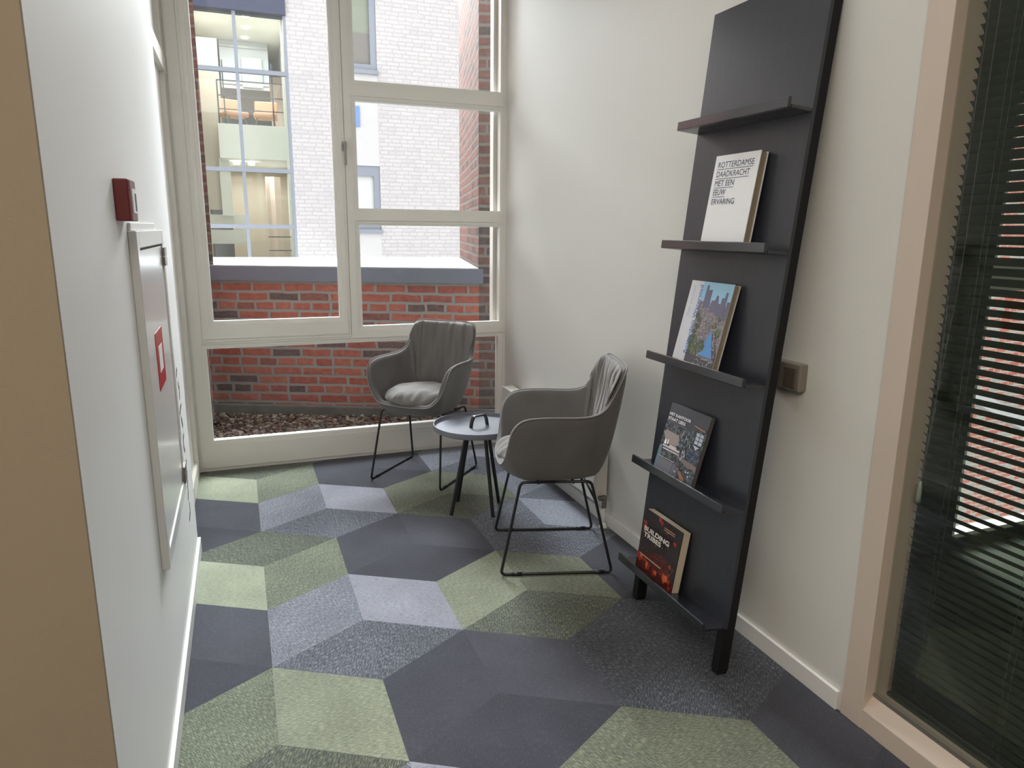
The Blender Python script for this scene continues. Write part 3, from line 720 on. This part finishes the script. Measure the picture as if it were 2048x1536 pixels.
def c2(c):
    c.rect(0,1,0,1,2)
    c.rect(0,.31,0,1,0)
    c.poly([(.31,.78),(1,.74),(1,1),(.31,1)],1)
    for p in ([(.40,.70),(.405,.962),(.458,.962),(.47,.70)],[(.46,.70),(.465,.905),(.547,.917),(.56,.70)],[(.58,.66),(.586,.794),(.66,.80),(.68,.86),(.722,.853),(.74,.80),(.75,.66)],[(.80,.62),(.804,.837),(.865,.84),(.873,.905),(.919,.901),(.92,.62)],[(.93,.60),(.94,.80),(1,.80),(1,.60)],[(.74,.64),(.745,.77),(.80,.77),(.80,.64)]): c.poly(p,3)
    for u,v,r_ in ((.36,.60,.05),(.42,.56,.045),(.40,.48,.05),(.37,.42,.04),(.80,.52,.05),(.90,.44,.06),(.86,.60,.035)): c.disc(u,v,r_,r_*.7,4,9,.25)
    c.poly([(.764,.46),(.80,.42),(.86,.28),(.93,.15),(.60,.165),(.66,.30),(.73,.40)],5)
    c.poly([(.80,.46),(.84,.46),(1,.18),(1,.10),(.93,.14)],6)
    for u,v,ru,rv in ((.40,.30,.12,.09),(.60,.27,.11,.075),(.42,.18,.12,.05)): c.disc(u,v,ru,rv,4,12,.15)
    c.poly([(.31,0),(1,0),(1,.10),(.6,.14),(.31,.16)],9)
    for k in range(46): u=random.uniform(.55,.98); v=random.uniform(.02,.13); c.disc(u,v,.008,.005,0,5,.3)
    for k in range(50):
        t=random.random(); c.disc(.66-.1*t+random.uniform(-.06,.05),.55-.28*t,.012,.006,random.choice((0,3,6)),5,.3)
    c.text('Rotterdam Waterstad',.372,.145,.95,.075,7,.015,vert=True)
    c.text('Vier eeuwen',.19,.57,.94,.045,8,.0,vert=True)
book('hardback_book','blue sky city aerial hardback titled Rotterdam Waterstad on middle ledge',2.048,1.823,.960,.287,.066,.026,.024,plain('pale_book_cover',(205,208,212),.4,.4,.02),M['pagegrey'],c2,pal2)
pal3=[plain('slate_cover_print',(74,76,86),.3,.5,.06,10),plain('title_white_print',(232,232,236),.4,.4,.02),plain('taupe_print',(150,138,134),.4,.4,.06,20),plain('bench_print',(196,186,190),.4,.4,.03),
      plain('orange_beam_print',(196,150,112),.4,.4,.05),plain('pane_print',(176,182,198),.4,.4,.03),mosaic('room_print',[(58,62,70),(84,90,96),(70,80,78),(102,108,112),(48,52,60)],110),plain('blue_chair_print',(66,82,112),.4,.4,.08,20),
      plain('table_print',(120,108,106),.4,.4,.08,20),plain('rust_print',(150,108,92),.4,.4,.05),plain('teal_print',(96,122,138),.4,.4,.06),plain('grey_floor_print',(112,112,122),.4,.4,.06)]
def c3(c):
    c.rect(0,1,0,1,0); c.poly([(0,.72),(.55,.70),(1,.84),(1,0),(0,0)],6)
    c.poly([(0,.36),(.075,.36),(.085,.2),(.05,0),(0,0)],10); c.poly([(.075,.20),(.54,.195),(.62,0),(.05,0),(.048,.09)],11)
    c.poly([(.016,.557),(.06,.60),(.403,.591),(.44,.476),(.40,.43),(.128,.419)],2)
    c.rect(.076,.52,.363,.388,3); c.rect(.10,.53,.325,.345,3); c.poly([(.25,.42),(.42,.42),(.44,.385),(.24,.385)],3)
    c.poly([(.10,.47),(.13,.47),(.15,.40),(.09,.40)],1); c.poly([(.17,.48),(.19,.48),(.20,.41),(.17,.41)],1)
    c.poly([(.672,.817),(.96,.789),(.95,.777),(.711,.804)],4)
    for (a,b_) in ((.69,.735),(.635,.68),(.58,.625)): c.rect(.79,.865,a,b_,5); c.rect(.88,.96,a,b_,5)
    c.poly([(.78,.56),(.93,.55),(.86,.50)],5)
    for k in range(4): c.poly([(.72,.47-.05*k),(.98,.45-.05*k),(.98,.43-.05*k),(.73,.445-.05*k)],7)
    c.poly([(.46,.335),(1,.30),(1,.24),(.80,.23),(.46,.315)],8)
    c.poly([(.551,.179),(.60,.18),(.828,.063),(.80,.02),(.70,.05)],9)
    for (u,v) in ((.60,.40),(.64,.40),(.62,.34),(.60,.30),(.66,.36)): c.disc(u,v,.012,.03,5,6,.3)
    for k in range(26): c.disc(random.uniform(.45,.75),random.uniform(.45,.70),.006,random.uniform(.01,.03),random.choice((5,2,10)),5,.3)
    for u in (.50,.58): c.poly([(u,.30),(u+.012,.30),(u-.04,.02),(u-.055,.02)],0)
    for k in range(14): c.disc(random.uniform(.55,.98),random.uniform(.10,.22),.02,.012,random.choice((5,8,0)),6,.3)
    c.rect(.09,.50,.215,.222,3); c.text('HET KANTOOR',.058,.826,.61,.040,1,.02); c.text('STAAT LEEG',.058,.757,.50,.043,1,.02)
    c.rect(.052,.57,.728,.736,11)
book('paperback_book','slate grey book titled HET KANTOOR STAAT LEEG with office interior photo on fourth ledge',2.074,1.845,.567,.246,.060,.017,.015,plain('slate_book_cover',(84,86,94),.25,.6,.04),plain('dark_pages',(96,92,84),.8,.2,.1),c3,pal3,fore=.001)
pal4=[plain('dark_brown_print',(48,40,42),.4,.4,.15,25),plain('cream_title_print',(226,220,210),.4,.4,.02),plain('ember_red_print',(158,52,40),.4,.4,.15,60),plain('flame_orange_print',(206,104,58),.4,.4,.15,60),plain('maroon_print',(84,38,36),.4,.4,.3,30),plain('spark_print',(190,150,120),.4,.4,.1)]
def c4(c):
    c.rect(0,1,0,1,0)
    c.poly([(0,.25),(.2,.28),(.45,.40),(.75,.45),(.85,.25),(1,.12),(1,0),(0,0)],4)
    for (u,v,r_) in ((.41,.97,.05),(.477,.93,.04),(.44,.95,.03),(.066,.76,.045),(.03,.70,.03),(.0+.02,.78,.025),(.876,.75,.05),(.854,.37,.04),(.651,.846,.03),(.05,.62,.02),(.87,.235,.03)):
        c.disc(u,v,r_*.8,r_*.85,2,8,.35)
    for (u,v,h_) in ((.03,.17,.09),(.09,.14,.07),(.16,.17,.05),(.30,.10,.11),(.35,.09,.08),(.50,.07,.10),(.55,.10,.06),(.74,.12,.12),(.78,.10,.12),(.83,.13,.10),(.90,.12,.07),(.93,.03,.06),(.24,.18,.05),(.12,.20,.05)):
        c.poly([(u-.035,v+h_*.2),(u-.02,v+h_),(u+.01,v+h_*.7),(u+.035,v+h_*.9),(u+.03,v-.01),(u,v-h_*.45)],3 if random.random()<.55 else 2)
    for k in range(120):
        u=random.random(); v=random.random()*.62*(0.4+.6*random.random())+ (0 if random.random()<.8 else .35)
        r_=random.uniform(.003,.010); c.disc(u,min(v,.97),r_,r_*.9,random.choice((2,3,2,5)),5,.4)
    c.text('BUILDING',.127,.681,.806,.078,1,.03); c.text('TRIBES',.145,.585,.62,.075,1,.03)
    c.rect(.623,.90,.918,.930,5); c.rect(.623,.90,.885,.897,5); c.rect(.13,.72,.268,.287,5)
book('hardback_book','thick dark book with embers titled BUILDING TRIBES on the lowest ledge',2.113,1.876,.174,.222,.050,.036,.034,plain('dark_book_cover',(44,38,40),.4,.4,.05),M['page'],c4,pal4,fore=.0015)

# ------------------------------------------------------------------ armchairs
def catmull(pts,n):
    P=[Vector(p) for p in pts]; m=len(P); out=[]
    for i in range(m):
        p0,p1,p2,p3=P[(i-1)%m],P[i],P[(i+1)%m],P[(i+2)%m]
        for k in range(n):
            t=k/n
            out.append(.5*((2*p1)+(-p0+p2)*t+(2*p0-5*p1+4*p2-p3)*t*t+(-p0+3*p1-3*p2+p3)*t**3))
    return out
half=[(.10,.236,.455),(.165,.226,.464),(.212,.214,.505),(.240,.205,.56),(.256,.190,.622),(.263,.158,.664),(.266,.11,.680),(.268,.03,.684),(.264,-.07,.682),(.252,-.140,.686),(.234,-.188,.706),(.222,-.222,.752),(.214,-.250,.808),(.200,-.272,.850),(.165,-.285,.866),(.09,-.292,.868)]
loop=[(0,.240,.452)]+half+[(0,-.294,.868)]+[(-x,y,z) for x,y,z in reversed(half)]
def make_shell():
    rim=catmull(loop,4); n=len(rim); mb=MB(); ZB=.386; cy=-.015
    hs=[(k/9)**1.7 for k in range(10)]
    rings=[]
    for g0,dz in ((.16,-.004),(.34,-.003)):
        rings.append([Vector((p.x*g0,cy+(p.y-cy)*g0,ZB+dz)) for p in rim])
    for h in hs:
        ring=[]
        for p in rim:
            front=max(0,min(1,(p.y-.05)/.15))
            g=.54+.46*h**.45
            ring.append(Vector((p.x*g,cy+(p.y-cy)*g,ZB+(p.z-ZB)*h)))
        rings.append(ring)
    vs=[Vector((0,cy,ZB-.004))]+[v for R in rings for v in R]; fs=[]
    for k in range(n): fs.append((0,1+k,1+(k+1)%n))
    for i in range(len(rings)-1):
        for k in range(n):
            l=(k+1)%n; a=1+i*n; fs.append((a+k,a+n+k,a+n+l,a+l))
    mb.add(vs,fs); return mb, rim
def make_chair(name,label,loc,rz):
    t=thing(name,label,'armchair',loc,rz,'grey armchairs around the side table')
    mb,rim=make_shell()
    sh=mb.build('shell',M['fabricd'],t,smooth=True)
    so=sh.modifiers.new('solid','SOLIDIFY'); so.thickness=.030; so.offset=1 if False else -1
    ss=sh.modifiers.new('sub','SUBSURF'); ss.levels=1; ss.render_levels=2
    # recalc normals outward
    import bmesh as _b
    bm=_b.new(); bm.from_mesh(sh.data); _b.ops.recalc_face_normals(bm,faces=bm.faces); bm.to_mesh(sh.data); bm.free()
    # rim seam
    mb=MB(); pts=[Vector((p.x*.985,p.y*.985-.0,p.z+.001)) for p in rim]; mb.tube(pts,.0035,6,closed=True); mb.build('rim_seam',M['piping'],t,smooth=True)
    # seat cushion
    mb=MB(); A=84; R=16; cy=.018; top=[]
    def plan(a):
        c,s=math.cos(a),math.sin(a)
        rx,ry=.200,(.226 if s>0 else .190)
        e=2.3
        r=1/((abs(c)/rx)**e+(abs(s)/ry)**e)**(1/e)
        return r
    vs=[(0,cy,.528)]
    for k in range(1,R+1):
        t_=k/R
        for q_ in range(A):
            a=2*PI*q_/A; r=plan(a)*t_
            x,y=r*math.cos(a),cy+r*math.sin(a)
            zt=.488+.040*(1-t_**6)**.5 if t_<1 else .488
            fr=max(0,math.sin(a))**.7*t_**2
            w=(.3-abs(noise.noise(Vector((x*24,0.7,y*7)))))*.030*fr + (.3-abs(noise.noise(Vector((x*50+3,2.7,y*14)))))*.014*fr + noise.noise(Vector((x*12,y*12,5)))*.012*min(1,t_*1.6)
            edge=1 if t_<.99 else .3
            zt+=w*edge - .010*math.exp(-((x)/.05)**2)*0
            zt-= .030*fr*t_**3
            vs.append((x,y,zt))
    fs=[(0,1+q_,1+(q_+1)%A) for q_ in range(A)]
    for k in range(R-1):
        for q_ in range(A):
            l=(q_+1)%A; a0=1+k*A; fs.append((a0+q_,a0+A+q_,a0+A+l,a0+l))
    # underside ring
    b0=len(vs)
    for q_ in range(A):
        a=2*PI*q_/A; r=plan(a)*.74; vs.append((r*math.cos(a),cy+r*math.sin(a),.455))
    a0=1+(R-1)*A
    for q_ in range(A):
        l=(q_+1)%A; fs.append((a0+q_,b0+q_,b0+l,a0+l))
    vs.append((0,cy,.445)); 
    for q_ in range(A): fs.append((b0+q_,len(vs)-1,b0+(q_+1)%A))
    mb.add(vs,fs); cu=mb.build('seat_cushion',M['fabric'],t,smooth=True); s_=cu.modifiers.new('sub','SUBSURF'); s_.levels=1; s_.render_levels=1
    # back pad with vertical folds, following the inside of the bucket
    fine=catmull(loop,16); nf=len(fine)
    idx=[k for k in range(nf) if fine[k].y<-.205]
    mb=MB(); nz=26; vs=[]; nx=len(idx)-1
    for jz in range(nz+1):
        v=jz/nz; h=.22+.77*v; g=.54+.46*h**.45
        for m_,k in enumerate(idx):
            p=fine[k]; u=-1+2*m_/nx
            q=Vector((p.x*g,-.015+(p.y+.015)*g,.386+(p.z-.386)*h))
            inn=Vector((-p.x,-(p.y+.015),0)).normalized()
            if abs(u)<.8: inn=(inn*.3+Vector((0,1,0))*.7).normalized()
            ed=(1-abs(u)**6)*(1-abs(2*v-1)**8)
            f=noise.noise(Vector((q.x*30,q.z*3.5,1.3)))*.022+noise.noise(Vector((q.x*64,q.z*6,4.3)))*.009
            q=q+inn*(.024+ed*(.017+f*(.35+.65*v)))
            vs.append(q)
    fs=[]
    for jz in range(nz):
        for ix in range(nx):
            a=jz*(nx+1)+ix; fs.append((a,a+nx+1,a+nx+2,a+1))
    mb.add(vs,fs); bp_=mb.build('back_cushion',M['fabric'],t,smooth=True)
    so=bp_.modifiers.new('solid','SOLIDIFY'); so.thickness=.004; so.offset=-1
    # sled base
    for sx in (-1,1):
        mb=MB(); r=.0062
        pts=fillet([(sx*.190,.0,.396),(sx*.190,.146,.396),(sx*.222,.226,r),(sx*.222,-.240,r),(sx*.190,-.146,.396),(sx*.190,-.001,.396)],.022,6)
        mb.tube(pts,r,10); lg=mb.build('sled_leg',M['black'],t,smooth=True)
        for yy in (.16,-.185):
            mb=MB(); mb.tube([(sx*.222,yy-.022,r+.0005),(sx*.222,yy+.022,r+.0005)],.0082,10); gl=mb.build('floor_glide',M['black'],lg,smooth=True)
    for yy in (.145,-.145):
        mb=MB(); mb.tube([(-.19,yy*.5,.392),(.19,yy*.5,.392)],.0058,10); mb.build('seat_bar',M['black'],t,smooth=True)
    mb=MB(); mb.tube([(-.198,-.170,.305),(.198,-.170,.305)],.0048,10); mb.build('cross_bar',M['black'],t,smooth=True)
    return t
# chair local: +y is forward. heading angle measured from +X of the forward direction
def hd(a): return math.radians(a)-PI/2
make_chair('armchair','grey suede armchair nearest the window, facing into the nook',(.934,3.849,0),hd(226.5))
make_chair('armchair','grey suede armchair seen from its side beside the display board',(1.204,2.664,0),hd(163.5))

# ------------------------------------------------------------------ side table
tb=thing('side_table','round black tray side table with strap handle between the chairs','table',(1.06,3.245,0))
cx,cy=1.06,3.245
mb=MB(); mb.lathe([(.0005,.436),(.212,.436),(.214,.438),(.216,.455),(.2195,.455),(.2205,.450),(.219,.430),(.214,.426),(.0005,.426)],96,c=(cx,cy)); part(mb,'tray_top',M['tabletop'],tb,smooth=True,angle=35)
mb=MB(); 
prof=fillet([(-.056,0,.436),(-.050,0,.470),(-.036,0,.496),(.036,0,.496),(.050,0,.470),(.056,0,.436)],.012,5)
vs=[];fs=[]
a=math.radians(20); ca,sa=math.cos(a),math.sin(a)
n=len(prof)
for k,p in enumerate(prof):
    q0=prof[max(0,k-1)]; q1=prof[min(n-1,k+1)]; tn=(q1-q0).normalized(); nn=Vector((-tn.z,0,tn.x))
    for sy in (-.010,.010):
        for off in (0,-.008):
            P_=p+nn*off; vs.append((cx+.01+P_.x*ca-sy*sa, cy+P_.x*sa+sy*ca, P_.z))
for k in range(n-1):
    A=k*4; B_=A+4
    fs += [(A,A+2,B_+2,B_),(A+1,B_+1,B_+3,A+3),(A,B_,B_+1,A+1),(A+2,A+3,B_+3,B_+2)]
fs+=[(0,1,3,2),((n-1)*4,(n-1)*4+2,(n-1)*4+3,(n-1)*4+1)]
mb.add(vs,fs); part(mb,'strap_handle',M['black'],tb,bevel=.001)
for fx,fy in ((.907,3.197),(.989,3.361),(1.098,3.108),(1.190,3.278)):
    tx,ty=cx+(fx-1.046)*.42,cy+(fy-3.236)*.42
    mb=MB(); mb.tube([(fx,fy,0.0),(tx,ty,.427)],.0095,12); part(mb,'leg',M['black'],tb,smooth=True,angle=40)

# ------------------------------------------------------------------ lights
def area(name,loc,target,sx,sy,power,color,spread=PI):
    l=bpy.data.lights.new(name,'AREA'); l.shape='RECTANGLE'; l.size=sx; l.size_y=sy; l.energy=power; l.color=color; l.spread=spread
    o_=bpy.data.objects.new(name,l); COL.objects.link(o_); o_.location=loc
    o_.rotation_euler=(Vector(target)-Vector(loc)).to_track_quat('-Z','Y').to_euler(); return o_
area('added_sky_fill',(3.0,8.0,5.9),(.5,.9,.5),6.5,3.2,2150,(.92,.965,1.0))  # added out-of-view lamp standing in for skylight, brightens the nook
area('corridor_ceiling_light',(-.75,-1.2,2.95),(-.75,-1.2,0),2.6,2.4,46,(1,.88,.74))
area('added_nook_fill',(.65,1.9,2.97),(.65,1.9,0),1.5,2.4,5.5,(1,.98,.95))  # added soft fill for walls and floor, not an actual fitting
area('bay_room_light',(.2,13.4,4.7),(.2,13.6,2),1,1.5,32,(.94,.97,1))
area('bay_lower_light',(.2,14.2,2.45),(.2,14.2,0),.8,1,16,(.94,.97,1))

w=bpy.data.worlds.new('overcast'); SC.world=w; w.use_nodes=True; nt=w.node_tree
bg=nt.nodes['Background']; tc=N(nt,'ShaderNodeTexCoord'); sx=N(nt,'ShaderNodeSeparateXYZ'); nt.links.new(tc.outputs['Generated'],sx.inputs[0])
rp=N(nt,'ShaderNodeValToRGB'); rp.color_ramp.elements[0].color=(.95,.97,1,1); rp.color_ramp.elements[1].color=(1,1,1,1); nt.links.new(sx.outputs['Z'],rp.inputs[0]); nt.links.new(rp.outputs[0],bg.inputs[0])
bg.inputs[1].default_value=1.42

SC.view_settings.view_transform='Standard'; SC.view_settings.look='None'; SC.view_settings.exposure=0; SC.view_settings.gamma=1
SC.view_settings.exposure=1.25
cy_=SC.cycles
cy_.use_denoising=True; cy_.use_adaptive_sampling=True; cy_.adaptive_threshold=.05; cy_.time_limit=1000
try: cy_.denoiser='OPENIMAGEDENOISE'
except Exception: pass
cy_.max_bounces=7; cy_.diffuse_bounces=4; cy_.glossy_bounces=3; cy_.transparent_max_bounces=16; cy_.sample_clamp_indirect=6
cy_.caustics_reflective=False; cy_.caustics_refractive=False
